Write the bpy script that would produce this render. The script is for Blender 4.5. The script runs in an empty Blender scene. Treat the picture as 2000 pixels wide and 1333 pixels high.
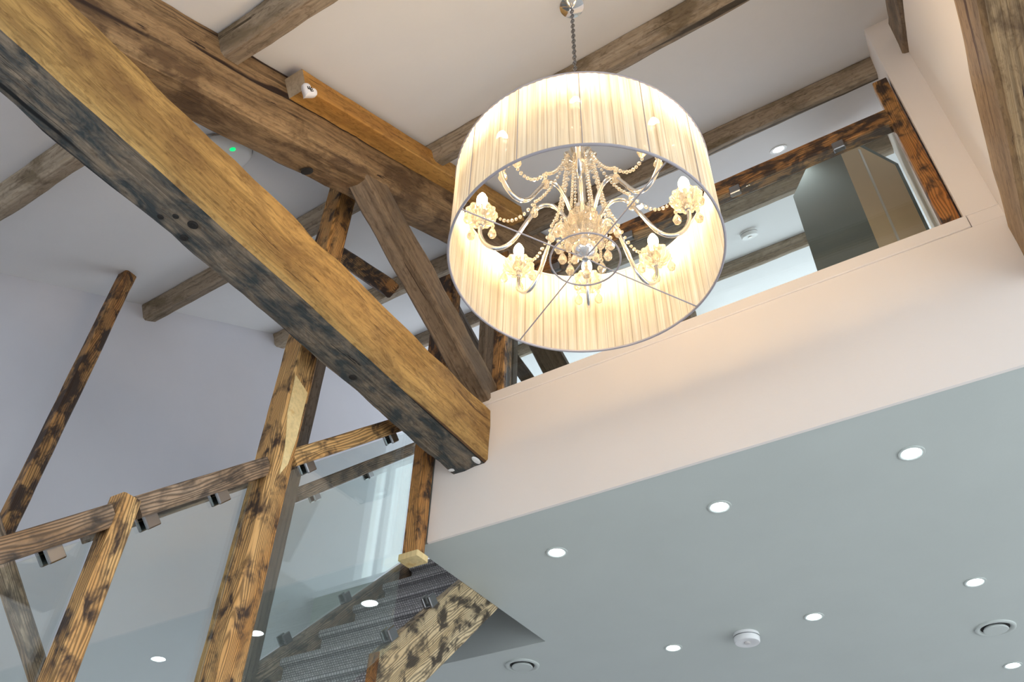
import bpy, bmesh, math, random
from mathutils import Vector, Matrix, noise
S = bpy.context.scene
col = S.collection
rnd = random.Random(7)
R = math.radians

# ------------------------------------------------------------------ camera, world, exposure
YAW, EL, RO, FPX = R(-32.868), R(42.272), R(1.764), 1634.5
fw = Vector((math.sin(YAW)*math.cos(EL), math.cos(YAW)*math.cos(EL), math.sin(EL)))
rt = fw.cross(Vector((0, 0, 1))).normalized(); up = rt.cross(fw)
rt, up = math.cos(RO)*rt + math.sin(RO)*up, -math.sin(RO)*rt + math.cos(RO)*up
cam = bpy.data.cameras.new('camera'); co = bpy.data.objects.new('camera', cam); col.objects.link(co)
cam.sensor_width = 36.0; cam.lens = FPX/2000*36.0; cam.clip_start = 0.05
m = Matrix((rt, up, -fw)).transposed().to_4x4(); m.translation = Vector((0, 0, 1.5))
co.matrix_world = m
S.camera = co
W = bpy.data.worlds.new('world'); S.world = W; W.use_nodes = True
W.node_tree.nodes['Background'].inputs['Color'].default_value = (0.86, 0.94, 1.0, 1)
W.node_tree.nodes['Background'].inputs['Strength'].default_value = 2.8
S.view_settings.view_transform = 'Standard'; S.view_settings.look = 'None'
S.view_settings.gamma = 1; S.view_settings.use_curve_mapping = False
S.view_settings.exposure = 0.0
BULB_STRENGTH = 155.0
DOWN_STRENGTH = 30.0

# ------------------------------------------------------------------ helpers
def tag(o, label=None, cat=None, group=None, kind=None):
    if label: o['label'] = label
    if cat: o['category'] = cat
    if group: o['group'] = group
    if kind: o['kind'] = kind
    return o
def obj(name, bm, mats, parent=None, smooth=False, world=None):
    me = bpy.data.meshes.new(name); bmesh.ops.recalc_face_normals(bm, faces=bm.faces[:]); bm.to_mesh(me); bm.free()
    if not isinstance(mats, (list, tuple)): mats = [mats]
    for mt in mats: me.materials.append(mt)
    if smooth:
        for p in me.polygons: p.use_smooth = True
        try: me.set_sharp_from_angle(angle=R(40))
        except Exception: pass
    o = bpy.data.objects.new(name, me); col.objects.link(o)
    if world is not None: o.matrix_world = world
    if parent is not None:
        o.parent = parent
        pm = parent.get('_w')
        o.matrix_parent_inverse = parent.matrix_basis.inverted()
    return o
def empty(name, loc=(0, 0, 0)):
    o = bpy.data.objects.new(name, None); col.objects.link(o); o.matrix_basis = Matrix.Translation(loc); o.empty_display_size = .05
    return o
def box_bm(x0, x1, y0, y1, z0, z1, bev=0.0, seg=1, bm=None):
    b = bmesh.new()
    r = bmesh.ops.create_cube(b, size=1)
    for v in b.verts:
        v.co = Vector((x0 if v.co.x < 0 else x1, y0 if v.co.y < 0 else y1, z0 if v.co.z < 0 else z1))
    if bev: bmesh.ops.bevel(b, geom=b.edges[:], offset=bev, segments=seg, affect='EDGES', profile=.6)
    if bm is None: return b
    me = bpy.data.meshes.new('t'); b.to_mesh(me); b.free(); bm.from_mesh(me); bpy.data.meshes.remove(me); return bm
def prism_bm(poly, axis, a, b):
    """poly in the two other axes (cyclic order), extruded along axis from a to b"""
    bm = bmesh.new()
    def P(u, v, w):
        return {'x': (w, u, v), 'y': (u, w, v), 'z': (u, v, w)}[axis]
    A = [bm.verts.new(P(u, v, a)) for u, v in poly]; B = [bm.verts.new(P(u, v, b)) for u, v in poly]
    bm.faces.new(A); bm.faces.new(B[::-1])
    n = len(poly)
    for i in range(n): bm.faces.new((A[i], B[i], B[(i+1) % n], A[(i+1) % n]))
    return bm
def lathe_bm(prof, n=32, bm=None, M=None, cap=False):
    bm = bm or bmesh.new(); rings = []
    for r, z in prof:
        ring = []
        for k in range(n):
            a = 2*math.pi*k/n; p = Vector((r*math.cos(a), r*math.sin(a), z))
            ring.append(bm.verts.new(M @ p if M else p))
        rings.append(ring)
    for i in range(len(rings)-1):
        for k in range(n):
            bm.faces.new((rings[i][k], rings[i][(k+1) % n], rings[i+1][(k+1) % n], rings[i+1][k]))
    if cap: bm.faces.new(rings[0][::-1]); bm.faces.new(rings[-1])
    return bm
def tube_bm(pts, r, n=10, bm=None, closed=False, cap=True):
    bm = bm or bmesh.new(); pts = [Vector(p) for p in pts]; N = len(pts); rings = []
    t0 = (pts[1]-pts[0]).normalized(); ref = Vector((0, 0, 1)) if abs(t0.z) < .9 else Vector((1, 0, 0))
    u = t0.cross(ref).normalized()
    for i in range(N):
        if closed: t = (pts[(i+1) % N]-pts[i-1]).normalized()
        else: t = (pts[min(i+1, N-1)]-pts[max(i-1, 0)]).normalized()
        u = (u - t*u.dot(t)).normalized(); v = t.cross(u)
        rr = r[i] if isinstance(r, (list, tuple)) else r
        rings.append([bm.verts.new(pts[i]+u*rr*math.cos(2*math.pi*k/n)+v*rr*math.sin(2*math.pi*k/n)) for k in range(n)])
    for i in range(N if closed else N-1):
        a, b = rings[i], rings[(i+1) % N]
        for k in range(n): bm.faces.new((a[k], a[(k+1) % n], b[(k+1) % n], b[k]))
    if cap and not closed: bm.faces.new(rings[0][::-1]); bm.faces.new(rings[-1])
    return bm
def spline(P, n):
    """Catmull-Rom through P, n samples per span"""
    P = [Vector(p) for p in P]; P = [2*P[0]-P[1]] + P + [2*P[-1]-P[-2]]; out = []
    for i in range(1, len(P)-2):
        for k in range(n):
            t = k/n; a, b, c, d = P[i-1:i+3]
            out.append(.5*((2*b)+(c-a)*t+(2*a-5*b+4*c-d)*t*t+(3*b-a-3*c+d)*t**3))
    out.append(P[-2]); return out
def ball_bm(bm, c, r, n=8, sz=1.0, facet=True):
    mt = Matrix.Translation(c) @ Matrix.Diagonal((1, 1, sz, 1))
    bmesh.ops.create_icosphere(bm, subdivisions=1 if facet else 2, radius=r, matrix=mt)
    return bm

# ------------------------------------------------------------------ materials
def mat(name):
    mt = bpy.data.materials.new(name); mt.use_nodes = True
    nt = mt.node_tree; return mt, nt, nt.nodes['Principled BSDF']
def N(nt, t, **k):
    n = nt.nodes.new(t)
    for a, v in k.items():
        if hasattr(n, a): setattr(n, a, v)
        else: n.inputs[a].default_value = v
    return n
def ramp(nt, src, stops):
    r = nt.nodes.new('ShaderNodeValToRGB'); e = r.color_ramp.elements
    e[0].position, e[0].color = stops[0][0], (*stops[0][1], 1); e[1].position, e[1].color = stops[-1][0], (*stops[-1][1], 1)
    for p, c in stops[1:-1]:
        x = e.new(p); x.color = (*c, 1)
    nt.links.new(src, r.inputs[0]); return r.outputs[0]
def mix(nt, fac, a, b, mode='MIX'):
    n = nt.nodes.new('ShaderNodeMix'); n.data_type = 'RGBA'; n.blend_type = mode
    for s, v in ((n.inputs[0], fac), (n.inputs[6], a), (n.inputs[7], b)):
        if hasattr(v, 'node'): nt.links.new(v, s)
        elif isinstance(v, (int, float)): s.default_value = v
        else: s.default_value = (*v, 1)
    return n.outputs[2]
def coords(nt, scale):
    tc = nt.nodes.new('ShaderNodeTexCoord'); oi = nt.nodes.new('ShaderNodeObjectInfo')
    mul = N(nt, 'ShaderNodeVectorMath', operation='SCALE'); cb = nt.nodes.new('ShaderNodeCombineXYZ')
    for i in range(3): nt.links.new(oi.outputs['Random'], cb.inputs[i])
    nt.links.new(cb.outputs[0], mul.inputs[0]); mul.inputs['Scale'].default_value = 37.0
    ad = N(nt, 'ShaderNodeVectorMath', operation='ADD'); nt.links.new(tc.outputs['Object'], ad.inputs[0]); nt.links.new(mul.outputs[0], ad.inputs[1])
    mp = nt.nodes.new('ShaderNodeMapping'); mp.inputs['Scale'].default_value = scale
    nt.links.new(ad.outputs[0], mp.inputs[0]); return mp.outputs[0]
def noi(nt, vec, scale, detail=4, rough=.6, dist=0.0):
    n = N(nt, 'ShaderNodeTexNoise', Scale=scale, Detail=detail, Roughness=rough, Distortion=dist)
    nt.links.new(vec, n.inputs['Vector']); return n.outputs['Fac']
def plain(name, c, rough=.6, metal=0.0, noisy=0.0, spec=.5):
    mt, nt, p = mat(name); p.inputs['Roughness'].default_value = rough; p.inputs['Metallic'].default_value = metal
    p.inputs['Specular IOR Level'].default_value = spec
    if noisy:
        v = coords(nt, (1, 1, 1)); f = noi(nt, v, 3.0, 5)
        o = ramp(nt, f, [(.3, tuple(x*(1-noisy) for x in c)), (.7, c)]); nt.links.new(o, p.inputs['Base Color'])
        b = N(nt, 'ShaderNodeBump', Strength=.08, Distance=.004); nt.links.new(noi(nt, v, 60, 3), b.inputs['Height']); nt.links.new(b.outputs[0], p.inputs['Normal'])
    else: p.inputs['Base Color'].default_value = (*c, 1)
    return mt
def wood(name, base, light, dark, blot=None, blot_lo=.52, blot_hi=.66, grain=1.0, bump=.5, rough=.7, crack=True, ck=.365, bscale=2.2, fine=26.0, spec=.3):
    """old timber; grain runs along local X"""
    mt, nt, p = mat(name)
    v1 = coords(nt, (.35, 5, 5)); v2 = coords(nt, (.5, fine, fine)); v3 = coords(nt, (1.0, 2.2, 2.2)); v4 = coords(nt, (.22, 9, 9))
    n1 = noi(nt, v1, 1.3, 5, .6, .6); n2 = noi(nt, v2, 3.0, 3, .6, .3); n3 = noi(nt, v3, bscale, 5, .62, .4); n4 = noi(nt, v4, 1.5, 3, .5, .5)
    c = ramp(nt, n1, [(.3, base), (.5, tuple((a+b)/2 for a, b in zip(base, light))), (.68, light)])
    g = ramp(nt, n2, [(.36, tuple(.45+.55*(1-grain) for _ in range(3))), (.56, (1, 1, 1))])
    c = mix(nt, 1.0, c, g, 'MULTIPLY')
    if blot:
        f = ramp(nt, n3, [(blot_lo, (0, 0, 0)), (blot_hi, (1, 1, 1))]); c = mix(nt, f, c, blot)
    if crack:
        f = ramp(nt, n4, [(ck-.03, (1, 1, 1)), (ck, (0, 0, 0))]); c = mix(nt, f, c, dark)
        n5 = noi(nt, coords(nt, (1.1, 26, 26)), 2.4, 4, .65, .8); n6 = noi(nt, coords(nt, (2.5, 7, 7)), 7.0, 5, .7, 1.2)
        c = mix(nt, 1.0, c, ramp(nt, n6, [(.34, (.62, .58, .54)), (.52, (1, 1, 1)), (.70, (1.0, .97, .90))]), 'MULTIPLY')
        f = ramp(nt, n5, [(.325, (1, 1, 1)), (.35, (0, 0, 0))]); c = mix(nt, f, c, dark)
    nt.links.new(c, p.inputs['Base Color']); p.inputs['Roughness'].default_value = rough; p.inputs['Specular IOR Level'].default_value = spec
    b = N(nt, 'ShaderNodeBump', Strength=bump, Distance=.008); h = mix(nt, .5, n2, n4); nt.links.new(h, b.inputs['Height']); nt.links.new(b.outputs[0], p.inputs['Normal'])
    return mt
def burnt(name, tan=(.74, .47, .20), orange=(.52, .24, .065), dark=(.05, .028, .018), lo=.45, hi=.60, ring=1.0, grey=None):
    """brushed, torch-burnt pine; grain runs along local X"""
    mt, nt, p = mat(name)
    vw = coords(nt, (.28, 1, 1)); v3 = coords(nt, (1.0, 1.7, 1.7)); v1 = coords(nt, (.5, 3, 3))
    sp = nt.nodes.new('ShaderNodeSeparateXYZ'); nt.links.new(vw, sp.inputs[0]); ad = N(nt, 'ShaderNodeMath', operation='ADD'); nt.links.new(sp.outputs[1], ad.inputs[0]); nt.links.new(sp.outputs[2], ad.inputs[1])
    wvn = N(nt, 'ShaderNodeMath', operation='MULTIPLY_ADD'); nt.links.new(noi(nt, coords(nt, (.9, 6, 6)), 1.6, 3, .5), wvn.inputs[0]); wvn.inputs[1].default_value = .11; nt.links.new(ad.outputs[0], wvn.inputs[2])
    cw = nt.nodes.new('ShaderNodeCombineXYZ'); nt.links.new(wvn.outputs[0], cw.inputs[1])
    wv = N(nt, 'ShaderNodeTexWave', wave_type='BANDS', bands_direction='Y', Scale=42.0, Distortion=0.0, Detail=0.0)
    nt.links.new(cw.outputs[0], wv.inputs['Vector'])
    n3 = noi(nt, v3, 12.0, 4, .6, .4); n1 = noi(nt, v1, 2.0, 4, .6, .4)
    c = ramp(nt, n1, [(.35, orange), (.62, tan)])
    g = ramp(nt, wv.outputs['Fac'], [(.1, (1-.6*ring,)*3), (.7, (1, 1, 1))])
    c = mix(nt, 1.0, c, g, 'MULTIPLY')
    if grey: c = mix(nt, ramp(nt, noi(nt, v1, 1.1, 3), [(.42, (0, 0, 0)), (.6, (1, 1, 1))]), c, grey)
    f = ramp(nt, n3, [(lo, (0, 0, 0)), (hi, (1, 1, 1))]); c = mix(nt, f, c, dark)
    nt.links.new(c, p.inputs['Base Color']); p.inputs['Roughness'].default_value = .55; p.inputs['Specular IOR Level'].default_value = .35
    b = N(nt, 'ShaderNodeBump', Strength=.45, Distance=.003); nt.links.new(wv.outputs['Fac'], b.inputs['Height']); nt.links.new(b.outputs[0], p.inputs['Normal'])
    return mt

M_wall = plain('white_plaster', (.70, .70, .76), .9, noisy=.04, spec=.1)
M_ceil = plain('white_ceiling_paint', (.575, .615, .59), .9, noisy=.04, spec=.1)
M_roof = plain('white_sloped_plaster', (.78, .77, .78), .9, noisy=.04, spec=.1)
M_fasc = plain('warm_white_paint', (.90, .83, .78), .85, noisy=.02, spec=.15)
M_floor = wood('floor_boards', (.55, .52, .48), (.68, .64, .60), (.2, .18, .16), crack=False, bump=.1)
M_tie = wood('golden_oak', (.30, .165, .05), (.66, .42, .15), (.10, .05, .02), blot=(.24, .135, .05), blot_lo=.48, blot_hi=.70, grain=.55, bump=.8, bscale=4.5, ck=.375, fine=40)
M_rtie = wood('tan_oak', (.32, .21, .12), (.50, .35, .21), (.1, .05, .03), blot=(.26, .17, .10), grain=.4, bump=.5)
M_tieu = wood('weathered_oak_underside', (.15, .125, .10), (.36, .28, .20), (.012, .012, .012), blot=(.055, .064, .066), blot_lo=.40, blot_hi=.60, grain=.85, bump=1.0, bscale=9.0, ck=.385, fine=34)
M_raft = wood('brown_oak', (.17, .095, .045), (.44, .29, .15), (.03, .015, .01), blot=(.12, .07, .035), blot_lo=.48, blot_hi=.62, grain=.65, bump=1.0, ck=.372, fine=34, bscale=4.0)
M_strut = wood('grey_brown_oak', (.19, .13, .08), (.36, .27, .19), (.05, .03, .02), blot=(.12, .09, .065), grain=.7, bump=.7)
M_purl = wood('dry_grey_timber', (.27, .20, .14), (.48, .39, .29), (.07, .05, .03), blot=(.20, .15, .095), blot_lo=.5, blot_hi=.62, grain=.6, bump=.7, bscale=4.0)
M_dark = wood('dark_old_timber', (.10, .075, .055), (.22, .17, .13), (.02, .015, .01), blot=(.06, .05, .045), grain=.7, bump=.6)
M_batten = wood('orange_pine', (.42, .19, .04), (.62, .36, .10), (.05, .02, .01), blot=(.24, .10, .03), blot_lo=.56, blot_hi=.7, grain=.45, bump=.3)
M_pale = wood('fresh_cut_pine', (.72, .52, .24), (.85, .68, .36), (.45, .25, .08), blot=(.62, .36, .12), blot_lo=.64, blot_hi=.7, grain=.25, bump=.15, crack=False)
M_end = wood('sawn_end_grain', (.48, .36, .24), (.60, .48, .34), (.2, .12, .07), grain=.3, crack=False)
M_burn = burnt('burnt_pine', lo=.47, hi=.63)
M_burnd = burnt('burnt_pine_dark', tan=(.52, .29, .11), orange=(.42, .16, .04), lo=.42, hi=.56)
M_burng = burnt('burnt_pine_grey', tan=(.48, .36, .26), orange=(.32, .19, .10), dark=(.06, .045, .035), lo=.42, hi=.66)
M_burno = burnt('burnt_pine_orange', tan=(.56, .28, .09), orange=(.44, .15, .03), lo=.47, hi=.62, ring=.8)
M_string = burnt('burnt_string', tan=(.66, .52, .32), orange=(.48, .33, .16), dark=(.06, .045, .03), lo=.47, hi=.60)
M_chrome = plain('chrome', (.85, .85, .86), .08, 1.0)
M_steel = plain('dark_nickel', (.30, .30, .31), .25, 1.0)
M_wire = plain('painted_wire', (.42, .39, .42), .45, .3)
M_white = plain('white_plastic', (.80, .80, .80), .4)
M_heart = plain('white_ceramic', (.85, .82, .84), .35)
M_black = plain('dark_recess', (.015, .012, .01), .8)
M_grey = plain('dark_grey_laminate', (.15, .155, .14), .85, noisy=.06)
M_bronze = plain('bronze_laminate', (.72, .53, .34), .7, noisy=.08)
M_alu = plain('brushed_aluminium', (.75, .72, .70), .35, .6)
M_edge = plain('slate_edge', (.12, .15, .16), .5)

def emissive(name, c, s):
    mt, nt, p = mat(name); p.inputs['Base Color'].default_value = (*c, 1)
    p.inputs['Emission Color'].default_value = (*c, 1); p.inputs['Emission Strength'].default_value = s; return mt
M_bulb = emissive('warm_bulb', (1.0, .73, .42), BULB_STRENGTH)
M_down = emissive('cool_led', (.86, .95, 1.0), DOWN_STRENGTH)
M_led = emissive('green_led', (.0, .8, .2), 1.15)
def pane(name, ior=1.55, tint=(.93, .97, .955)):
    mt = bpy.data.materials.new(name); mt.use_nodes = True; nt = mt.node_tree; nt.nodes.clear()
    o = nt.nodes.new('ShaderNodeOutputMaterial'); mx = nt.nodes.new('ShaderNodeMixShader')
    fr = nt.nodes.new('ShaderNodeFresnel'); ge = nt.nodes.new('ShaderNodeNewGeometry'); mr = nt.nodes.new('ShaderNodeMapRange')
    mr.inputs['To Min'].default_value = ior; mr.inputs['To Max'].default_value = 1/ior
    nt.links.new(ge.outputs['Backfacing'], mr.inputs['Value']); nt.links.new(mr.outputs[0], fr.inputs['IOR'])
    tr = N(nt, 'ShaderNodeBsdfTransparent', Color=(*tint, 1)); gl = N(nt, 'ShaderNodeBsdfGlossy', Roughness=0.0)
    gl.inputs['Color'].default_value = (1, 1, 1, 1)
    nt.links.new(fr.outputs[0], mx.inputs[0]); nt.links.new(tr.outputs[0], mx.inputs[1]); nt.links.new(gl.outputs[0], mx.inputs[2]); nt.links.new(mx.outputs[0], o.inputs[0])
    return mt
M_pane = pane('balustrade_glass', 1.7)
M_pane2 = pane('landing_glass', 1.5)
def crystal():
    mt = bpy.data.materials.new('cut_crystal'); mt.use_nodes = True; nt = mt.node_tree; nt.nodes.clear()
    o = nt.nodes.new('ShaderNodeOutputMaterial'); mx = nt.nodes.new('ShaderNodeMixShader'); mx.inputs[0].default_value = .34
    g = N(nt, 'ShaderNodeBsdfGlass', IOR=1.55, Roughness=.03); g.inputs['Color'].default_value = (1, .97, .92, 1)
    m2 = nt.nodes.new('ShaderNodeMixShader'); m2.inputs[0].default_value = .38
    t = N(nt, 'ShaderNodeBsdfTransparent', Color=(.95, .93, .9, 1)); d = N(nt, 'ShaderNodeBsdfTranslucent', Color=(.95, .9, .8, 1))
    nt.links.new(t.outputs[0], m2.inputs[1]); nt.links.new(d.outputs[0], m2.inputs[2])
    nt.links.new(g.outputs[0], mx.inputs[1]); nt.links.new(m2.outputs[0], mx.inputs[2]); nt.links.new(mx.outputs[0], o.inputs[0]); return mt
M_crys = crystal()
def shade_mat():
    mt = bpy.data.materials.new('string_shade'); mt.use_nodes = True; nt = mt.node_tree; nt.nodes.clear()
    o = nt.nodes.new('ShaderNodeOutputMaterial')
    tc = nt.nodes.new('ShaderNodeTexCoord'); sp = nt.nodes.new('ShaderNodeSeparateXYZ'); nt.links.new(tc.outputs['Object'], sp.inputs[0])
    at = N(nt, 'ShaderNodeMath', operation='ARCTAN2'); nt.links.new(sp.outputs[1], at.inputs[0]); nt.links.new(sp.outputs[0], at.inputs[1])
    cb = nt.nodes.new('ShaderNodeCombineXYZ'); nt.links.new(at.outputs[0], cb.inputs[0])
    zz = N(nt, 'ShaderNodeMath', operation='MULTIPLY'); zz.inputs[1].default_value = .03; nt.links.new(sp.outputs[2], zz.inputs[0]); nt.links.new(zz.outputs[0], cb.inputs[1])
    n1 = noi(nt, cb.outputs[0], 22.0, 3, .6); n2 = noi(nt, cb.outputs[0], 75.0, 3, .7)
    c = ramp(nt, n1, [(.36, (.74, .64, .48)), (.5, (.86, .77, .60)), (.64, (.94, .88, .74))])
    g = ramp(nt, n2, [(.34, (.80, .77, .73)), (.55, (1, 1, 1))]); c = mix(nt, 1.0, c, g, 'MULTIPLY')
    jit = N(nt, 'ShaderNodeMath', operation='MULTIPLY_ADD'); nt.links.new(noi(nt, cb.outputs[0], 3.0, 2), jit.inputs[0]); jit.inputs[1].default_value = .12; nt.links.new(at.outputs[0], jit.inputs[2])
    fr_ = N(nt, 'ShaderNodeMath', operation='MULTIPLY'); fr_.inputs[1].default_value = 84/6.2832; nt.links.new(jit.outputs[0], fr_.inputs[0])
    fc_ = N(nt, 'ShaderNodeMath', operation='FRACT'); nt.links.new(fr_.outputs[0], fc_.inputs[0])
    c = mix(nt, 1.0, c, ramp(nt, fc_.outputs[0], [(.0, (.52, .46, .40)), (.09, (.92, .9, .88)), (.16, (1, 1, 1))]), 'MULTIPLY')
    d = nt.nodes.new('ShaderNodeBsdfDiffuse'); t = nt.nodes.new('ShaderNodeBsdfTranslucent'); tr = nt.nodes.new('ShaderNodeBsdfTransparent')
    nt.links.new(c, d.inputs[0]); nt.links.new(c, t.inputs[0])
    a = nt.nodes.new('ShaderNodeMixShader'); a.inputs[0].default_value = .38; nt.links.new(d.outputs[0], a.inputs[1]); nt.links.new(t.outputs[0], a.inputs[2])
    b = nt.nodes.new('ShaderNodeMixShader'); b.inputs[0].default_value = .045; nt.links.new(a.outputs[0], b.inputs[1]); nt.links.new(tr.outputs[0], b.inputs[2])
    nt.links.new(b.outputs[0], o.inputs[0]); return mt
M_shade = shade_mat()
def carpet():
    mt, nt, p = mat('grey_woven_carpet')
    tc = nt.nodes.new('ShaderNodeTexCoord'); mp = nt.nodes.new('ShaderNodeMapping'); mp.inputs['Scale'].default_value = (1, 1, 1)
    sp = nt.nodes.new('ShaderNodeSeparateXYZ'); nt.links.new(tc.outputs['Object'], sp.inputs[0])
    ad = N(nt, 'ShaderNodeMath', operation='ADD'); nt.links.new(sp.outputs[1], ad.inputs[0]); nt.links.new(sp.outputs[2], ad.inputs[1])
    cb = nt.nodes.new('ShaderNodeCombineXYZ'); nt.links.new(sp.outputs[0], cb.inputs[0]); nt.links.new(ad.outputs[0], cb.inputs[1])
    br = N(nt, 'ShaderNodeTexBrick', Scale=1.0); br.inputs['Brick Width'].default_value = .012; br.inputs['Row Height'].default_value = .0095
    br.inputs['Mortar Size'].default_value = .0022; br.inputs['Mortar Smooth'].default_value = .6
    br.inputs['Color1'].default_value = (.74, .71, .72, 1); br.inputs['Color2'].default_value = (.55, .53, .54, 1); br.inputs['Mortar'].default_value = (.26, .25, .26, 1)
    nt.links.new(cb.outputs[0], br.inputs['Vector'])
    n = noi(nt, tc.outputs['Object'], 180, 2); c = mix(nt, .5, br.outputs[0], ramp(nt, n, [(.35, (.5, .5, .5)), (.65, (1, 1, 1))]), 'MULTIPLY')
    nt.links.new(c, p.inputs['Base Color']); p.inputs['Roughness'].default_value = 1; p.inputs['Specular IOR Level'].default_value = 0
    b = N(nt, 'ShaderNodeBump', Strength=.8, Distance=.004); nt.links.new(br.outputs['Fac'], b.inputs['Height']); b.invert = True; nt.links.new(b.outputs[0], p.inputs['Normal'])
    return mt
M_carpet = carpet()

# ------------------------------------------------------------------ timber builder
def timber(name, p0, p1, w, h, wdir, mats, wob=.004, bev=.008, step=.05, parent=None, seed=None, under=False, taper=None, endmat=None, shear=0.0):
    """squared timber from p0 to p1 (centre line). local X runs along it, local Y is wdir (width w), local Z the height h.
    under=True gives the downward face material slot 1; endmat puts the ends in the last slot."""
    p0, p1 = Vector(p0), Vector(p1); L = (p1-p0).length; x = (p1-p0)/L
    wd = Vector(wdir); y = (wd - x*wd.dot(x)).normalized(); z = x.cross(y)
    if z.z < 0: z = -z; y = -y if x.cross(y).dot(z) < 0 else y
    y = z.cross(x)
    if seed is None: seed = rnd.random()*100
    n = max(2, int(L/step)); bm = bmesh.new(); hw, hh = w/2, h/2
    sec = []
    K = 3
    for (ax, ay), (bx, by) in (((-hw+bev, -hh), (hw-bev, -hh)), ((hw, -hh+bev), (hw, hh-bev)), ((hw-bev, hh), (-hw+bev, hh)), ((-hw, hh-bev), (-hw, -hh+bev))):
        for k in range(K+1): sec.append((ax+(bx-ax)*k/K, ay+(by-ay)*k/K))
    ns = len(sec); rings = []
    for i in range(n+1):
        X = L*i/n; ring = []
        s = 1.0 if not taper else taper[0]+(taper[1]-taper[0])*i/n
        for (a, b) in sec:
            a *= s; b *= s
            q = Vector((X*2.2+seed, a*6, b*6)); q2 = Vector((X*9+seed, a*22, b*22+3))
            d = noise.noise(q)*wob + noise.noise(q2)*wob*.45
            e = noise.noise(q+Vector((31, 7, 5)))*wob
            f = 1 if abs(abs(a)-hw*s) < bev*1.5 else .4
            ring.append(bm.verts.new((X+shear*b, a+math.copysign(d*f, a)+e*.5, b+math.copysign(d*(1.4-f), b)+e*.5)))
        rings.append(ring)
    for i in range(n):
        for k in range(ns):
            fc = bm.faces.new((rings[i][k], rings[i][(k+1) % ns], rings[i+1][(k+1) % ns], rings[i+1][k])); fc.smooth = True
            if under and k < K+1: fc.material_index = 1
    a = bm.faces.new(rings[0][::-1]); b = bm.faces.new(rings[-1])
    if not isinstance(mats, (list, tuple)): mats = [mats]
    mats = list(mats)
    if endmat: mats.append(endmat); a.material_index = b.material_index = len(mats)-1
    M = Matrix((x, y, z)).transposed().to_4x4(); M.translation = p0
    o = obj(name, bm, mats, parent, world=M)
    me = o.data
    try: me.set_sharp_from_angle(angle=R(35))
    except Exception: pass
    return o
def post(name, x0, x1, y0, y1, z0, z1, mt, **k):
    cx, cy = (x0+x1)/2, (y0+y1)/2
    return timber(name, (cx, cy, z0), (cx, cy, z1), y1-y0, x1-x0, (0, 1, 0), mt, **k)

SL = .55; RA = math.atan(SL)                    # roof slope
def roofz(y): return 3.62 + SL*y
Y0 = 2.169                                      # plane of the landing fascia
XW = -3.27

# ------------------------------------------------------------------ setting
def struct(name, bm, mt): return tag(obj(name, bm, mt), kind='structure')
struct('floor', box_bm(-3.4, 3.2, -3.4, 6.6, -.08, 0), M_floor)
# lower ceiling slab with the stair opening cut out (top surface is the landing floor)
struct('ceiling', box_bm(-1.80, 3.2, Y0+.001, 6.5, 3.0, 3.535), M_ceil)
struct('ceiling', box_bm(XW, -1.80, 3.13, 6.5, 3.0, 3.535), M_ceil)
struct('floor', box_bm(-1.80, 3.2, Y0+.01, 6.5, 3.535, 3.57), M_floor)
struct('wall_fascia', box_bm(-1.735, 3.2, Y0-.012, Y0+.0, 2.998, 3.54), M_fasc)
struct('wall_fascia', box_bm(.292, 3.2, Y0-.012, Y0+.0, 3.5405, 3.600), M_fasc)
struct('trim_1', box_bm(-1.56, .29, Y0-.018, Y0+.05, 3.541, 3.592, .002), M_fasc)
# sloping roof ceiling
struct('ceiling', prism_bm([(-3.4, roofz(-3.4)), (6.5, roofz(6.5)), (6.5, roofz(6.5)+.1), (-3.4, roofz(-3.4)+.1)], 'x', XW-.1, 6.5), M_roof)
struct('wall_left', prism_bm([(-3.4, 0), (3.52, 0), (3.52, roofz(3.52)), (-3.4, roofz(-3.4))], 'x', XW-.12, XW), M_wall)
struct('wall_left', prism_bm([(3.52, 0), (6.5, 0), (6.5, roofz(6.5)), (3.52, roofz(3.52))], 'x', XW-.42, XW-.3), M_wall)
# back wall; unseen glazing added above the landing to flood it with daylight
struct('wall_back', box_bm(XW-.4, 3.2, 6.0, 6.12, 0, 3.75), M_wall)
struct('wall_back', box_bm(.70, 6.4, 6.0, 6.12, 3.75, roofz(6.0)), M_wall)
wf = bmesh.new(); zt = roofz(6.0)-.02
for k in range(4):
    xx = XW-.25+k*1.32; box_bm(xx-.03, xx+.03, 6.02, 6.1, 3.75, zt, bm=wf)
for z_ in (3.78, 5.2, zt-.05): box_bm(XW-.28, .70, 6.03, 6.09, z_-.03, z_+.03, bm=wf)
struct('added_window_1', wf, M_white)
# right side: white pier beside the landing and the infill above the tie beam
struct('wall_right', prism_bm([(Y0-.006, 3.592), (3.25, 3.592), (3.25, roofz(3.25)), (Y0-.006, roofz(Y0))], 'x', .285, .42), M_fasc)
struct('wall_right', prism_bm([(-.8, 3.50), (Y0-.007, 3.50), (Y0-.007, roofz(Y0)), (-.8, roofz(-.8))], 'x', .385, .42), M_fasc)
struct('trim_2', box_bm(.29, .385, Y0-.016, Y0-.007, 3.592, 3.60, .001), M_fasc)

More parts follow.
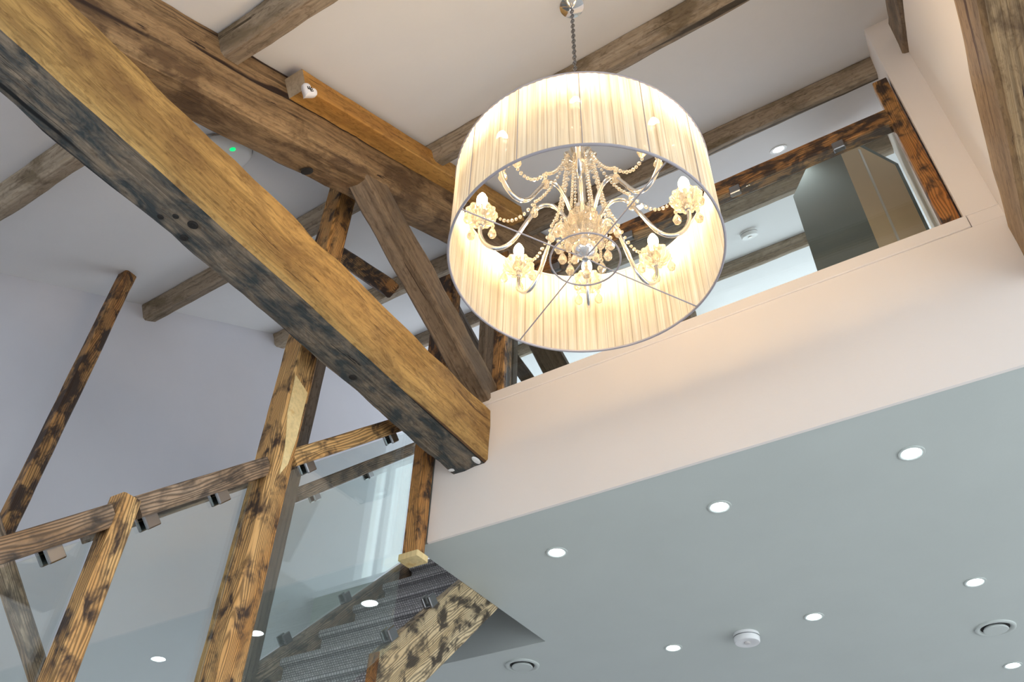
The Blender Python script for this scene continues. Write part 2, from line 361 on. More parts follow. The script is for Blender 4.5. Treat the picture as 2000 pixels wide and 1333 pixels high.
# ------------------------------------------------------------------ roof timbers
XT0, XT1 = -1.645, -1.485
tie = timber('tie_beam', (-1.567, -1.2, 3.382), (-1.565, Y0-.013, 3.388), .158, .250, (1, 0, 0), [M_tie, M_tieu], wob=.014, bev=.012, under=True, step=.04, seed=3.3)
tag(tie, 'massive golden oak tie beam with a dark weathered underside, crossing the picture from top left into the fascia', 'beam')
for (x, y, r) in ((-1.555, .78, .010), (-1.612, .80, .008), (-1.573, .735, .006), (-1.61, .715, .006), (-1.596, 1.51, .009)):
    b = lathe_bm([(r*1.5, 0), (r*1.2, -.001), (r*1.0, -.003), (.0005, -.0032)], 16, M=Matrix.Translation((x, y, 3.2555)))
    tag(obj('bolt_hole', b, M_black, tie), 'small dark drilled hole')
for (x, y, rx, ry) in ((-1.515, Y0-.045, .012, .026), (-1.625, Y0-.040, .020, .016)):
    b = lathe_bm([(1, .004), (.9, -.001), (.5, -.003), (.0005, -.003)], 20, M=Matrix.Translation((x, y, 3.262)) @ Matrix.Diagonal((rx, ry, 1, 1)))
    tag(obj('plaster_smear', b, M_white, tie), 'small white plaster smear')
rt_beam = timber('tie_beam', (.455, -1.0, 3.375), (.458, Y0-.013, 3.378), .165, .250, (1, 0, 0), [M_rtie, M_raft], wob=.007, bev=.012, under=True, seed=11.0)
tag(rt_beam, 'brown oak tie beam at the right edge of the picture, beside the pink wall', 'beam')
def rz(y): return 3.335 + .54*y
yr0, yr1 = -.9, 5.2
ra = timber('rafter', (-1.575, yr0, rz(yr0)+.15), (-1.575, yr1, rz(yr1)+.15), .15, .27, (1, 0, 0), M_raft, wob=.016, bev=.018, step=.045, seed=21.4)
tag(ra, 'thick brown oak rafter rising behind the chandelier from the golden tie beam', 'beam')
kb = lathe_bm([(.022, 0), (.022, .004), (.012, .006), (.0005, .006)], 14, M=Matrix.Translation((-1.60, 1.107, 3.918)) @ Matrix.Rotation(RA, 4, 'X') @ Matrix.Rotation(math.pi, 4, 'X'))
tag(obj('knot', kb, M_black, ra), 'dark knot hole')
rb = timber('rafter', (.40, -.9, rz(-.9)+.16), (.40, Y0-.02, rz(Y0-.02)+.13), .10, .27, (1, 0, 0), M_strut, wob=.012, bev=.012, seed=31.0, taper=(1.25, .62))
tag(rb, 'grey brown rafter end tapering down the white pier at the top right', 'beam')
st = timber('strut', (-1.550, 1.25, 4.125), (-1.530, 2.26, 3.565), .092, .118, (1, 0, 0), M_strut, wob=.009, bev=.008, seed=5.0)
tag(st, 'weathered diagonal strut leaning from the brown rafter down to the end of the landing', 'beam')
pl = ['dry grey purlin meeting the top edge, crossing the thick rafter near its upper left',
      'grey brown purlin running from the left wall behind the top of the lampshade and chain',
      'long purlin ending against the white pier above the landing rail',
      'pale purlin seen through the landing glass just under the charred rail',
      'lowest purlin through the landing glass, below the smoke alarm']
for i, (ea, eb, xe) in enumerate(((.70, .70, 3.0), (1.82, 1.725, .40), (2.755, 2.755, .285), (3.69, 3.69, .285), (4.73, 4.73, .285))):
    d, w = .09, .078; ca, sa = math.cos(RA), math.sin(RA)
    nrm = Vector((0, -sa, ca))
    a = Vector((XW, ea*ca, 3.62*1+ea*sa)) - nrm*(d/2-.006); b = Vector((xe, eb*ca, 3.62+eb*sa)) - nrm*(d/2-.006)
    if i == 1: b = Vector((xe, (eb-.02)*ca, 3.62+(eb-.02)*sa)) - nrm*(d/2-.006)
    p = timber('purlin', a, b, w, d, (0, math.cos(RA), math.sin(RA)), M_purl, wob=.010, bev=.012, seed=40+i*7)
    tag(p, pl[i], 'beam')
bt = timber('batten', (-1.456, .862, 4.012), (-1.456, 2.25, 4.78), .082, .078, (1, 0, 0), M_batten, wob=.003, bev=.004, endmat=M_end, seed=8)
tag(bt, 'orange pine batten with a pale sawn end fixed along the thick rafter', 'batten')

# heart ornament on the batten
hp = []
for k in range(40):
    t = 2*math.pi*k/40; hp.append((16*math.sin(t)**3, 13*math.cos(t)-5*math.cos(2*t)-2*math.cos(3*t)-math.cos(4*t)))
bm = bmesh.new(); rings = []
for s, d in ((1.0, 0), (1.0, .008), (.92, .013), (.75, .016), (.4, .018)):
    rings.append([bm.verts.new((x*s, (y-2)*s+2*0, d/.0013)) for x, y in hp])
for i in range(len(rings)-1):
    for k in range(40): bm.faces.new((rings[i][k], rings[i][(k+1) % 40], rings[i+1][(k+1) % 40], rings[i+1][k]))
bm.faces.new(rings[0][::-1]); bm.faces.new(rings[-1])
for v in bm.verts: v.co *= .00175
hz = Vector((.80, -.30, -.52)).normalized(); hy = (Vector((0, .12, 1))-hz*Vector((0, .12, 1)).dot(hz)).normalized(); hx = hy.cross(hz)
HM = Matrix((hx, hy, hz)).transposed().to_4x4(); HM.translation = (-1.414, .892, 3.972)
he = obj('heart_ornament', bm, M_heart, world=HM, smooth=True); tag(he, 'small white heart ornament with dark slits fixed near the end of the orange batten', 'ornament')
bm = bmesh.new()
for k in range(5):
    a = R(90+(k-2)*24); 
    p = [Vector((math.cos(a)*r-.001, math.sin(a)*r-.008, .0245)) for r in (.006, .016)]
    tube_bm(p, .0016, 6, bm)
sl = obj('slits', bm, M_black, world=HM.copy()); sl.parent = he; sl.matrix_parent_inverse = HM.inverted()

# round sensor on the slope with a green light
nrm = Vector((0, -math.sin(RA), math.cos(RA)))
def slope_M(x, y, off=0.0):
    ez = -nrm; ex = Vector((1, 0, 0)); ey = ez.cross(ex)
    Mx = Matrix((ex, ey, ez)).transposed().to_4x4(); Mx.translation = Vector((x, y, roofz(y))) - nrm*off; return Mx
def child(o, par, Mw): 
    o.parent = par; o.matrix_parent_inverse = par.matrix_basis.inverted(); return o
SM = slope_M(-1.985, .975)
sen = obj('wireless_access_point', lathe_bm([(.118, 0), (.120, .008), (.118, .02), (.108, .030), (.085, .036), (.04, .038), (.0005, .038)], 48), M_white, world=SM, smooth=True)
tag(sen, 'round white ceiling disc with a green light, between tie beam and rafter', 'access point')
o = obj('green_light', lathe_bm([(.011, 0), (.0105, .003), (.006, .005), (.0005, .006)], 20), M_led, world=SM @ Matrix.Translation((.078, .012, .0355))); child(o, sen, None)
o = obj('rim', lathe_bm([(.121, .003), (.124, .006), (.121, .010)], 48), M_steel, world=SM.copy(), smooth=True); child(o, sen, None)

# ------------------------------------------------------------------ stair
def sy(z): return z-.48
stair = empty('staircase', (-2.15, 1.0, 0)); tag(stair, 'steep grey carpeted staircase with charred timber strings rising into the ceiling opening', 'staircase')
xs0, xs1 = -2.50, -1.85
k = 0; z = 3.48; ys = 2.99; steps = []
while z-.18 > 0:
    steps.append((ys, z)); ys -= .1775; z -= .18
for (yy, zz) in steps:
    prof = [(yy, zz-.028), (yy-.004, zz-.012), (yy, zz), (yy+.21, zz), (yy+.21, zz-.03), (yy+.045, zz-.03), (yy+.035, zz-.18), (yy+.022, zz-.18), (yy+.022, zz-.032)]
    b = prism_bm(prof, 'x', xs0, xs1)
    obj('carpeted_step', b, M_carpet, stair)
def string(x0, x1, mt, ylo, yhi):
    poly = []
    def P(y, o): return (y, y+o)
    c = math.cos(R(45))
    Lc = (yhi-ylo)
    a = Vector(((x0+x1)/2, ylo, ylo+.385)); b = Vector(((x0+x1)/2, yhi, yhi+.385))
    return timber('string', a, b, x1-x0, .27*c, (1, 0, 0), mt, wob=.003, bev=.003, parent=stair, shear=1.0, endmat=M_burno)
string(-1.848, -1.803, M_string, 2.055, 2.90)
string(-1.848, -1.803, M_string, -.28, 1.72)
string(-2.55, -2.503, M_burng, -.28, 3.02)
def clip_bm(c, ax):
    """small square glass clamp: two cheeks and a bridge; ax = slope direction"""
    bm = bmesh.new(); ax = Vector(ax).normalized(); X = Vector((1, 0, 0)); Zp = X.cross(ax); Mx = Matrix((X, ax, Zp)).transposed().to_4x4(); Mx.translation = c
    for a in ((-.020, -.009), (.009, .020)):
        b = box_bm(a[0], a[1], -.022, .022, -.022, .022, .003); b.transform(Mx); me = bpy.data.meshes.new('t'); b.to_mesh(me); b.free(); bm.from_mesh(me); bpy.data.meshes.remove(me)
    b = box_bm(-.0195, .0195, -.0215, .0215, -.022, -.013, .002); b.transform(Mx); me = bpy.data.meshes.new('t'); b.to_mesh(me); b.free(); bm.from_mesh(me); bpy.data.meshes.remove(me)
    return bm
D45 = (0, 1, 1)
for yy in (.6, 1.1, 1.55, 2.10, 2.30): obj('glass_clip', clip_bm((-1.812, yy, yy+.52+.03), D45), M_steel, stair)
for yy in (1.3, 2.30, 2.60): obj('glass_clip', clip_bm((-2.526, yy, yy+.52+.03), D45), M_steel, stair)

def rail_z(y): return 1.606 + .925*y            # centre line of the stair rails
XR = -1.775
pA = post('post', -1.83, -1.745, 1.394, 1.477, 0, 4.36, M_burn, wob=.004, bev=.006, step=.04, seed=2.0); tag(pA, 'tall charred pine post passing behind the golden tie beam, with bold burnt grain', 'post')
nt_ = box_bm(-1.7462, -1.7425, 1.4, 1.462, 2.93, 3.20, .0008)
bm = bmesh.new(); pts = [(1.398, 3.245), (1.462, 3.215), (1.462, 3.03), (1.452, 2.93), (1.43, 2.88), (1.425, 2.98), (1.402, 3.10)]
bm = prism_bm(pts, 'x', -1.748, -1.7405)
lm = Matrix.Rotation(R(-90), 4, 'Y')
o = obj('pale_patch', bm, M_pale, pA); tag(o, 'fresh pale unburnt wood patch')
pB = post('post', -1.80, -1.745, .985, 1.037, 0, 2.578, M_burn, wob=.003, bev=.004, seed=6.0); tag(pB, 'shorter charred post ending at the stair handrail, lower left of the picture', 'post')
NW = empty('newel_post', (-1.768, 2.135, 2.9)); tag(NW, 'dark charred hanging newel at the left end of the fascia, above the stair', 'post')
post('shaft', -1.80, -1.738, 2.100, 2.155, 2.935, 3.60, M_burno, parent=NW, wob=.002, bev=.004)
post('base_block', -1.808, -1.722, 2.092, 2.158, 2.915, 2.938, M_pale, parent=NW, wob=.001, bev=.003)
F1 = post('post', -2.56, -2.50, 2.12, 2.18, 0, 4.25, M_dark, wob=.003); tag(F1, 'darker far side post seen just right of the tall burnt post, partly through the glass', 'post')
F2 = post('post', -3.045, -2.985, 1.288, 1.345, 0, 4.335, M_burnd, wob=.004, bev=.005); tag(F2, 'long charred post against the left wall, reaching the sloping ceiling', 'post')
br = timber('brace', (-2.88, 1.15, 2.98), (-2.88, 1.9, 2.19), .06, .055, (1, 0, 0), M_burng, wob=.003); tag(br, 'charred diagonal brace in the bottom left corner, seen through the stair glass', 'beam')

def rail(y0, y1, x, mt, label, clips, below=.052, seed=1):
    r = timber('handrail', (x, y0, rail_z(y0)), (x, y1, rail_z(y1)), .052, .055, (1, 0, 0), mt, wob=.002, bev=.004, seed=seed); tag(r, label, 'handrail')
    for yy in clips:
        o = bpy.data.objects
        c = clip_bm((0, 0, 0), (0, 1, .925)); Mx = Matrix.Translation((x-.022, yy, rail_z(yy)-below)) @ Matrix.Rotation(math.pi, 4, 'Y')
        q = obj('glass_clip', c, M_steel, world=Mx); child(q, r, None)
    return r
rail(.30, .985, XR, M_burng, 'mottled brown handrail at the far left, left of the shorter post', (.62, .90))
rail(1.037, 1.394, XR, M_burng, 'mottled handrail length between the shorter post and the tall burnt post', (1.10, 1.285), seed=4)
rail(1.477, 2.10, XR, M_burn, 'bright burnt handrail length between the tall post and the golden tie beam', (1.575, 1.95), seed=9)
rail(1.35, 2.12, -2.53, M_dark, 'far handrail of the stair running beside the left wall, before the far post', (), seed=14)
def far_z(y): return rail_z(y)
rf = timber('handrail', (-2.53, 2.18, 3.45), (-2.53, 3.0, 4.22), .052, .06, (1, 0, 0), M_burng, wob=.002, bev=.004, seed=14)
tag(rf, 'upper length of the far handrail, seen through the glass under the tie beam', 'handrail')
for yy in (2.30, 2.62):
    q = obj('glass_clip', clip_bm((0, 0, 0), (0, 1, .94)), M_steel, world=Matrix.Translation((-2.53, yy, 3.45+(yy-2.18)*.94-.05)) @ Matrix.Rotation(math.pi, 4, 'Y')); child(q, rf, None)
def gpane(name, y0, y1, x, zlo, zhi, label, mt=M_pane, group=None):
    b = prism_bm([(y0, zlo(y0)), (y1, zlo(y1)), (y1, zhi(y1)), (y0, zhi(y0))], 'x', x-.004, x+.004)
    bmesh.ops.bevel(b, geom=b.edges[:], offset=.0012, segments=1, affect='EDGES')
    o = obj(name, b, mt); tag(o, label, 'glass panel', group); return o
zl = lambda y: y+.535; zh = lambda y: rail_z(y)-.046
XG = -1.800
gp = gpane('glass_panel', .30, .982, XG, zl, zh, 'clear glass panel under the far left length of handrail')
gpane('glass_panel', 1.014, 1.388, XG, zl, zh, 'clear glass panel between the shorter post and the tall burnt post')
gpane('glass_panel', 1.482, 2.098, XG, lambda y: y+.50, zh, 'reflective glass panel between the tall post and the hanging newel')
gpane('glass_panel', 2.19, 2.95, -2.530, zl, lambda y: 3.40+(y-2.18)*.94, 'far glass panel on the wall side of the stair below the upper far handrail')

# ------------------------------------------------------------------ landing balustrade
NR = post('post', .225, .278, 2.185, 2.245, 3.575, 4.475, M_burno, wob=.002, bev=.003, seed=12); tag(NR, 'charred post at the right end of the landing balustrade, against the white pier', 'post')
NL = post('post', -1.515, -1.455, 2.195, 2.255, 3.575, 4.47, M_burnd, wob=.003, bev=.004, seed=15); tag(NL, 'charred orange and black post at the left end of the landing, below the lampshade', 'post')
lr = timber('handrail', (-1.455, 2.218, 4.265), (.225, 2.218, 4.262), .055, .085, (0, 1, 0), M_burnd, wob=.003, bev=.005, seed=17); tag(lr, 'dark charred handrail across the landing, running behind the lampshade', 'handrail')
for xx in (-.38, .03, -.85, -1.2):
    bm = box_bm(xx-.022, xx+.022, 2.183, 2.206, 4.190, 4.232, .003)
    q = obj('glass_clip', bm, M_steel, lr)
g1 = obj('glass_panel', box_bm(-1.44, .215, 2.192, 2.200, 3.575, 4.215, .001), M_pane2); tag(g1, 'long clear glass panel of the landing balustrade under the dark rail', 'glass panel')

# wardrobe with a clipped corner standing on the landing
wd = empty('wardrobe', (-.05, 2.9, 3.57)); tag(wd, 'dark grey and bronze angled wardrobe with chamfered top standing behind the landing glass', 'wardrobe')
def quadbox(P, th, mt, name, par):
    """panel from front polygon P (3D, planar) with thickness vector th"""
    bm = bmesh.new(); A = [bm.verts.new(p) for p in P]; B = [bm.verts.new(Vector(p)+Vector(th)) for p in P]
    bm.faces.new(A); bm.faces.new(B[::-1]); n = len(P)
    for i in range(n): bm.faces.new((A[i], B[i], B[(i+1) % n], A[(i+1) % n]))
    return obj(name, bm, mt, par)
WY = 2.9
sx = .035
pL, pS = -.238, sx
zt1, zt2 = 4.86, 5.02
quadbox([(pL, WY, 3.57), (pS, WY, 3.57), (pS, WY, 5.045), (pL+.115, WY, 5.045), (pL, WY, zt1)], (0, .45, 0), M_grey, 'side_panel', wd)
dgn = Vector((1, 1, 0)).normalized()
def W(t, z, off=0): return Vector((pS, WY, 0)) + dgn*t + Vector((0, 0, z)) + Vector((1, -1, 0)).normalized()*off
Wd = .31
quadbox([W(0, 3.57), W(Wd, 3.57), W(Wd, 5.03), W(.10, 5.16), W(0, 5.09)], (-.2, .2, 0), M_bronze, 'door', wd)
quadbox([W(.115, 3.57, .003), W(.128, 3.57, .003), W(.128, 5.10, .003), W(.115, 5.10, .003)], (-.004, .004, 0), M_alu, 'metal_strip', wd)
bm = bmesh.new(); tube_bm([W(.10, 5.165), W(Wd+.004, 5.035), W(Wd+.006, 3.57)], .010, 4, bm); obj('edge_trim', bm, M_edge, wd)

# ------------------------------------------------------------------ timbers beyond the landing
t = post('post', -1.76, -1.655, 2.42, 2.52, 3.57, 5.0, M_strut, wob=.004); tag(t, 'pale brown upright timber just left of the charred landing post', 'post')
t = post('post', -1.60, -1.545, 2.40, 2.45, 3.57, 4.95, M_dark, wob=.002); tag(t, 'narrow grey upright directly behind the charred landing post', 'post')
t = timber('brace', (-2.06, 3.0, 4.86), (-1.56, 3.0, 3.90), .06, .07, (0, 1, 0), M_dark, wob=.003); tag(t, 'thin dark brace crossing the bright gap below the lampshade', 'beam')
t = timber('brace', (-1.99, 3.1, 5.25), (-1.45, 3.1, 3.85), .09, .145, (0, 1, 0), M_dark, wob=.004); tag(t, 'broad slanting grey timber below the lampshade in front of the bright ceiling', 'beam')
t = timber('brace', (-2.62, 3.0, 5.75), (-2.12, 3.0, 4.62), .07, .08, (0, 1, 0), M_dark, wob=.003); tag(t, 'dark slanting timber left of the lampshade edge, behind the weathered strut', 'beam')
t = post('post', -2.02, -1.90, 2.36, 2.44, 3.57, 4.72, M_burnd, wob=.004); tag(t, 'short charred post visible between the golden tie beam and the weathered strut', 'post')
t = timber('brace', (-2.27, 1.90, 4.62), (-1.885, 1.90, 4.175), .06, .075, (0, 1, 0), M_burnd, wob=.004); tag(t, 'stub of charred timber meeting a purlin just above the golden tie beam', 'beam')
t = timber('beam', (-1.42, 3.3, 4.72), (-.95, 3.3, 4.72), .12, .16, (0, 1, 0), M_raft, wob=.004); tag(t, 'level brown beam just showing between the lampshade and the fascia top', 'beam')

# ------------------------------------------------------------------ ceiling fittings
dl = ['white downlight nearest the right edge in the front row', 'middle white downlight of the front row', 'left white downlight of the front row, nearest the newel',
      'right white downlight of the second row, above the right air valve', 'middle white downlight of the second row, right of the smoke alarm',
      'left white downlight of the second row, left of the smoke alarm', 'white downlight at the bottom right corner below the air valve']
for i, (x, y) in enumerate(((-.105, 2.438), (-.727, 2.445), (-1.36, 2.453), (-.09, 3.43), (-.708, 3.44), (-1.338, 3.46), (-.09, 4.36))):
    e = empty('downlight', (x, y, 3.0)); tag(e, dl[i], 'downlight', None)
    T = Matrix.Translation((x, y, 3.0))
    obj('bezel', lathe_bm([(.040, 0), (.040, -.003), (.037, -.004), (.032, -.003), (.0275, .0), (.027, -.0005)], 32, M=T), M_ceil, e, smooth=True)
    obj('lens', lathe_bm([(.0275, -.0018), (.0005, -.0022)], 24, M=T), M_down, e)
for lab, x, y in (('small spotlight in the sloping ceiling above the landing rail, right of the lampshade', -.23, 2.84), ('spotlight in the sloping ceiling seen through the lampshade opening', -1.01, 2.80)):
    Mx = slope_M(x, y); e = empty('downlight'); e.matrix_basis = Mx; tag(e, lab, 'downlight')
    obj('bezel', lathe_bm([(.045, 0), (.045, .003), (.038, .005), (.029, .003)], 32), M_white, e, world=Mx.copy(), smooth=True)
    obj('lens', lathe_bm([(.029, .003), (.0005, .0035)], 24), M_down, e, world=Mx.copy())
    L = bpy.data.lights.new('spot_lamp', 'SPOT'); L.energy = 14; L.spot_size = R(110); L.spot_blend = .8; L.color = (.88, .95, 1.0); L.shadow_soft_size = .03
    lo = bpy.data.objects.new('spot_lamp', L); col.objects.link(lo); lo.location = Mx.translation - Vector((0, 0, .02)) ; lo.parent = e; lo.matrix_parent_inverse = Mx.inverted()
def alarm(lab, Mx):
    o = obj('smoke_alarm', lathe_bm([(.054, 0), (.055, .004), (.055, .012), (.0535, .034), (.050, .038), (.030, .039), (.022, .036), (.0005, .036)], 48), M_white, world=Mx, smooth=True); tag(o, lab, 'smoke alarm')
    b = obj('sensor_button', lathe_bm([(.012, .035), (.012, .041), (.009, .043), (.0005, .043)], 20), M_alu, world=Mx.copy()); child(b, o, None)
    b = obj('vent_groove', lathe_bm([(.0555, .0125), (.0556, .015), (.0552, .0165)], 48), M_steel, world=Mx.copy()); child(b, o, None)
alarm('round white smoke alarm on the flat lower ceiling between two downlights', Matrix.Translation((-1.01, 3.475, 3.0)) @ Matrix.Rotation(math.pi, 4, 'X'))
alarm('smoke alarm on the sloping ceiling seen through the landing glass', slope_M(-.63, 3.73))
for lab, x, y in (('round white air valve at the right edge of the lower ceiling', -.092, 3.90), ('round white air valve at the bottom edge beside the stair opening', -2.03, 3.315)):
    e = empty('air_valve', (x, y, 3.0)); tag(e, lab, 'air valve'); T = Matrix.Translation((x, y, 3.0))
    obj('outer_ring', lathe_bm([(.080, 0), (.079, -.005), (.073, -.008), (.063, -.006), (.057, .0), (.055, .0)], 48, M=T), M_ceil, e, smooth=True)
    obj('recess', lathe_bm([(.056, -.0012), (.044, -.0012)], 48, M=T), M_black, e)
    obj('disc', lathe_bm([(.044, -.002), (.049, -.009), (.046, -.012), (.0005, -.013)], 48, M=T), M_ceil, e, smooth=True)

# ------------------------------------------------------------------ chandelier
CX, CY = -.715, 1.485
CH = empty('chandelier', (CX, CY, 3.31)); tag(CH, 'crystal chandelier with eight candle bulbs inside a cream pleated drum shade', 'chandelier')
T = Matrix.Translation((CX, CY, 0))
ZB, ZT, RS = 3.312, 3.662, .398
# shade
bm = bmesh.new(); n = 960; rows = 8; rings = []
pr = random.Random(3); ph = [pr.random() for _ in range(200)]
for i in range(rows+1):
    z = ZB+(ZT-ZB)*i/rows; ring = []
    for k in range(n):
        a = 2*math.pi*k/n; r = RS + .0009*math.sin(a*120) + .0006*math.sin(a*37+1.3)
        ring.append(bm.verts.new((r*math.cos(a), r*math.sin(a), z-ZB)))
    rings.append(ring)
for i in range(rows):
    for k in range(n):
        f = bm.faces.new((rings[i][k], rings[i][(k+1) % n], rings[i+1][(k+1) % n], rings[i+1][k])); f.smooth = True
sh = obj('lampshade', bm, M_shade, CH, world=Matrix.Translation((CX, CY, ZB)))
bm = bmesh.new()
for z in (ZB, ZT): tube_bm([(CX+RS*math.cos(2*math.pi*k/96), CY+RS*math.sin(2*math.pi*k/96), z) for k in range(96)], .0042, 8, bm, closed=True)
o = obj('rim_wire', bm, M_wire, sh, smooth=True)
for k in range(8):
    bm = bmesh.new(); a = R(k*25.5-114) if k < 5 else R(25+(k-5)*72); p = Vector((CX+(RS+.0022)*math.cos(a), CY+(RS+.0022)*math.sin(a), ZB)); tube_bm([p, (p.x, p.y, ZT)], .0012, 6, bm); obj('frame_wire', bm, M_wire, sh)
bm = bmesh.new()
tube_bm([(CX+.102*math.cos(2*math.pi*k/64), CY+.102*math.sin(2*math.pi*k/64), ZB+.002) for k in range(64)], .0028, 8, bm, closed=True)
for a in (-121, -30, 59, 150):
    a = R(a); c, s = math.cos(a), math.sin(a)
    tube_bm([(CX+.012*c, CY+.012*s, ZB+.010), (CX+.10*c, CY+.10*s, ZB+.003), (CX+RS*c, CY+RS*s, ZB)], .0022, 8, bm)
obj('spider_wire', bm, M_wire, sh, smooth=True)
# central column
prof = [(.0005, 3.312), (.009, 3.314), (.012, 3.320), (.006, 3.326), (.012, 3.331), (.028, 3.340), (.037, 3.356), (.038, 3.372), (.028, 3.388), (.014, 3.395)]
obj('chrome_ball', lathe_bm(prof, 32, M=T), M_chrome, CH, smooth=True)
obj('column', lathe_bm([(.014, 3.39), (.012, 3.40), (.012, 3.52), (.030, 3.53), (.032, 3.545), (.016, 3.555), (.013, 3.60), (.013, 3.78), (.020, 3.785), (.020, 3.80), (.010, 3.81), (.008, 3.87), (.0005, 3.875)], 28, M=T), M_chrome, CH, smooth=True)
def fluted(prof, flutes, amp, n=96, M=T):
    bm = bmesh.new(); rings = []
    for r, z in prof:
        rings.append([bm.verts.new(M @ Vector(((r*(1+amp*math.cos(flutes*2*math.pi*k/n)))*math.cos(2*math.pi*k/n), (r*(1+amp*math.cos(flutes*2*math.pi*k/n)))*math.sin(2*math.pi*k/n), z))) for k in range(n)])
    for i in range(len(rings)-1):
        for k in range(n): bm.faces.new((rings[i][k], rings[i][(k+1) % n], rings[i+1][(k+1) % n], rings[i+1][k]))
    return bm
obj('crystal_bowl', fluted([(.016, 3.392), (.045, 3.398), (.058, 3.410), (.068, 3.430), (.071, 3.445), (.067, 3.447), (.054, 3.424), (.040, 3.408), (.018, 3.402)], 16, .05), M_crys, CH)
obj('crystal_cup', fluted([(.030, 3.455), (.042, 3.458), (.046, 3.475), (.048, 3.505), (.045, 3.505), (.042, 3.478), (.032, 3.465)], 12, .03), M_crys, CH)
obj('crystal_crown', fluted([(.016, 3.775), (.045, 3.785), (.058, 3.80), (.055, 3.805), (.035, 3.795), (.016, 3.79)], 12, .06), M_crys, CH)
def drop_bm(bm, p, s=1.0):
    """facetted pear drop hanging from p"""
    x, y, z = p
    ball_bm(bm, (x, y, z-.006*s), .0055*s, sz=1.0)
    pf = [(.0008, 0), (.004, -.006), (.0085, -.016), (.0105, -.024), (.008, -.032), (.0005, -.038)]
    lathe_bm([(r*s, z-.011*s+q*s) for r, q in pf], 7, bm, M=Matrix.Translation((x, y, 0)))
def strand(A, B, sag, n, r0=.0066):
    bm = bmesh.new(); A, B = Vector(A), Vector(B)
    L = (B-A).length
    for k in range(n):
        t = (k+.5)/n; p = A.lerp(B, t); p.z -= sag*4*t*(1-t); ball_bm(bm, p, r0*(1 if k % 2 else .85), sz=1)
    return bm
ARM = [(.014, 3.50), (.030, 3.47), (.050, 3.50), (.070, 3.545), (.100, 3.578), (.138, 3.57), (.175, 3.50), (.215, 3.42), (.255, 3.392), (.292, 3.410), (.314, 3.455), (.318, 3.515)]
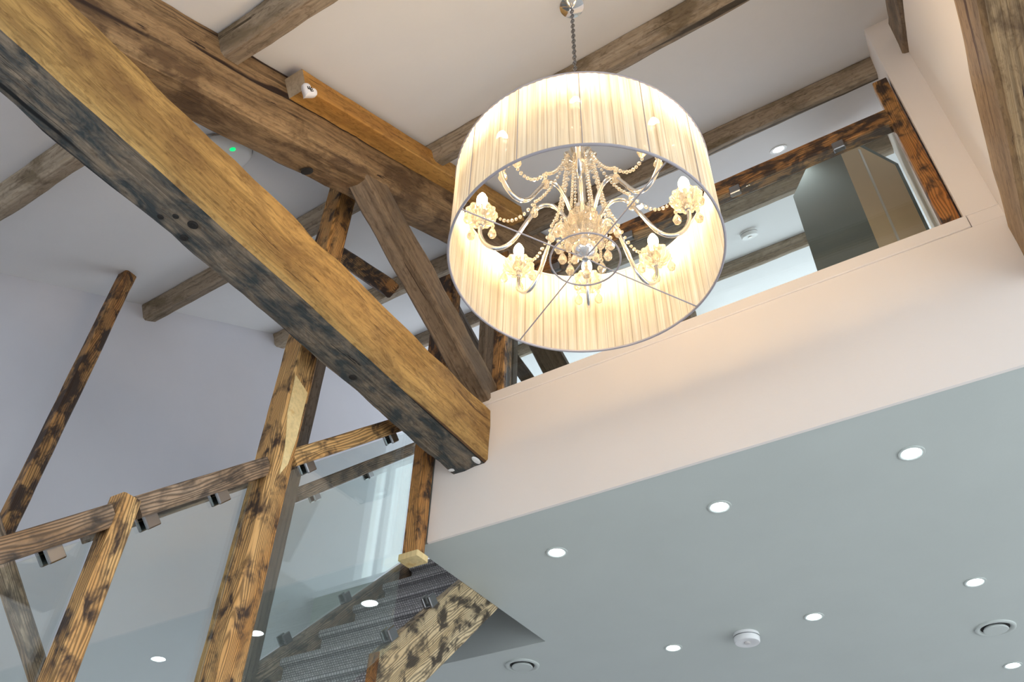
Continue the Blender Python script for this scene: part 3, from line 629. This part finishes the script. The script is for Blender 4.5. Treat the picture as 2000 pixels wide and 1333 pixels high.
for j in range(8):
    a = R(25+45*j); c, s = math.cos(a), math.sin(a)
    def Q(r, z, off=0.0): return Vector((CX+r*c-off*s, CY+r*s+off*c, z))
    arm = obj('arm', tube_bm([Q(r, z) for r, z in spline([(r, z, 0) for r, z in ARM], 5) for _ in (0,)] if False else [Q(p.x, p.y) for p in spline([(r, z, 0) for r, z in ARM], 5)], .0068, 10), M_chrome, CH, smooth=True)
    TC = Matrix.Translation((CX+.318*c, CY+.318*s, 0))
    obj('crystal_dish', fluted([(.008, 3.518), (.024, 3.522), (.040, 3.535), (.049, 3.553), (.050, 3.562), (.046, 3.563), (.038, 3.545), (.022, 3.532), (.008, 3.528)], 12, .06, 72, TC), M_crys, arm)
    obj('cup_fitting', lathe_bm([(.0005, 3.500), (.010, 3.503), (.014, 3.512), (.010, 3.520), (.012, 3.53), (.0125, 3.595), (.011, 3.60)], 20, M=TC), M_chrome, arm, smooth=True)
    obj('bulb', lathe_bm([(.009, 3.600), (.0145, 3.610), (.0175, 3.625), (.0165, 3.640), (.011, 3.654), (.005, 3.664), (.0005, 3.668)], 20, M=TC), M_bulb, arm, smooth=True)
    for q in range(4):
        b2 = a + R(45+90*q); p = (CX+.318*c+.047*math.cos(b2), CY+.318*s+.047*math.sin(b2), 3.556)
        bm = bmesh.new(); ball_bm(bm, p, .005); drop_bm(bm, (p[0], p[1], p[2]-.009), 1.35); obj('crystal_drop', bm, M_crys, arm)
    # swags: crown to dish, and low swag from column to dish
    obj('bead_strand', strand(Q(.050, 3.795), Q(.150, 3.60), .035, 14), M_crys, CH)
    obj('bead_strand', strand(Q(.150, 3.60), Q(.275, 3.55), .055, 10), M_crys, CH)
    bm = bmesh.new(); p = Q(.150, 3.59); drop_bm(bm, p, 1.3); obj('crystal_drop', bm, M_crys, CH)
    a2 = a + R(22.5)
    A = (CX+.045*math.cos(a2), CY+.045*math.sin(a2), 3.79); B = (CX+.085*math.cos(a2), CY+.085*math.sin(a2), 3.46)
    obj('bead_strand', strand(A, B, .012, 22, .0055), M_crys, CH)
    bm = bmesh.new(); drop_bm(bm, (B[0], B[1], 3.448), 1.25); obj('crystal_drop', bm, M_crys, CH)
    # small drops below the bowl
    a3 = a; bm = bmesh.new()
    for k in range(4): ball_bm(bm, (CX+.066*math.cos(a3), CY+.066*math.sin(a3), 3.405-.0105*k), .0048)
    drop_bm(bm, (CX+.066*math.cos(a3), CY+.066*math.sin(a3), 3.368), 1.3); obj('crystal_drop', bm, M_crys, CH)
# chain and flex
bm = bmesh.new(); z = 3.87; zc = roofz(CY)-.02; k = 0
ztop = 4.885
while z < ztop:
    pts = []
    for q in range(16):
        t = 2*math.pi*q/16; u = .0075*math.cos(t); w = .013*math.sin(t)
        pts.append((CX+(u if k % 2 else 0), CY+(0 if k % 2 else u), z+w))
    tube_bm(pts, .0021, 6, bm, closed=True); z += .0205; k += 1
obj('chain', bm, M_steel, CH, smooth=True)
pts = spline([(CX, CY, 3.86), (CX+.008, CY, 3.98), (CX-.004, CY+.006, 4.08), (CX+.022, CY, 4.17), (CX+.018, CY, 4.22), (CX-.004, CY, 4.30), (CX+.004, CY, 4.45), (CX, CY, 4.88)], 8)
obj('flex', tube_bm(pts, .0022, 6), M_steel, CH, smooth=True)
obj('ceiling_rose', lathe_bm([(.0005, 4.862), (.02, 4.865), (.05, 4.875), (.055, 4.93)], 32, M=T), M_chrome, CH, smooth=True)

CH.location = (-.5863, 1.2177, 2.9842); CH.scale = (.82, .82, .82)      # the drum is 0.65 m across

GR = {'purlin': 'roof purlins', 'downlight': 'ceiling downlights', 'tie_beam': 'tie beams', 'air_valve': 'air valves in the lower ceiling', 'smoke_alarm': 'smoke alarms',
      'handrail': 'charred timber handrails', 'glass_panel': 'glass balustrade panels', 'post': 'timber posts', 'rafter': 'roof rafters', 'brace': 'slanting timber braces'}
for o in list(col.objects):
    if o.parent is None and o.name.split('.')[0] in GR and o.get('label'): o['group'] = GR[o.name.split('.')[0]]
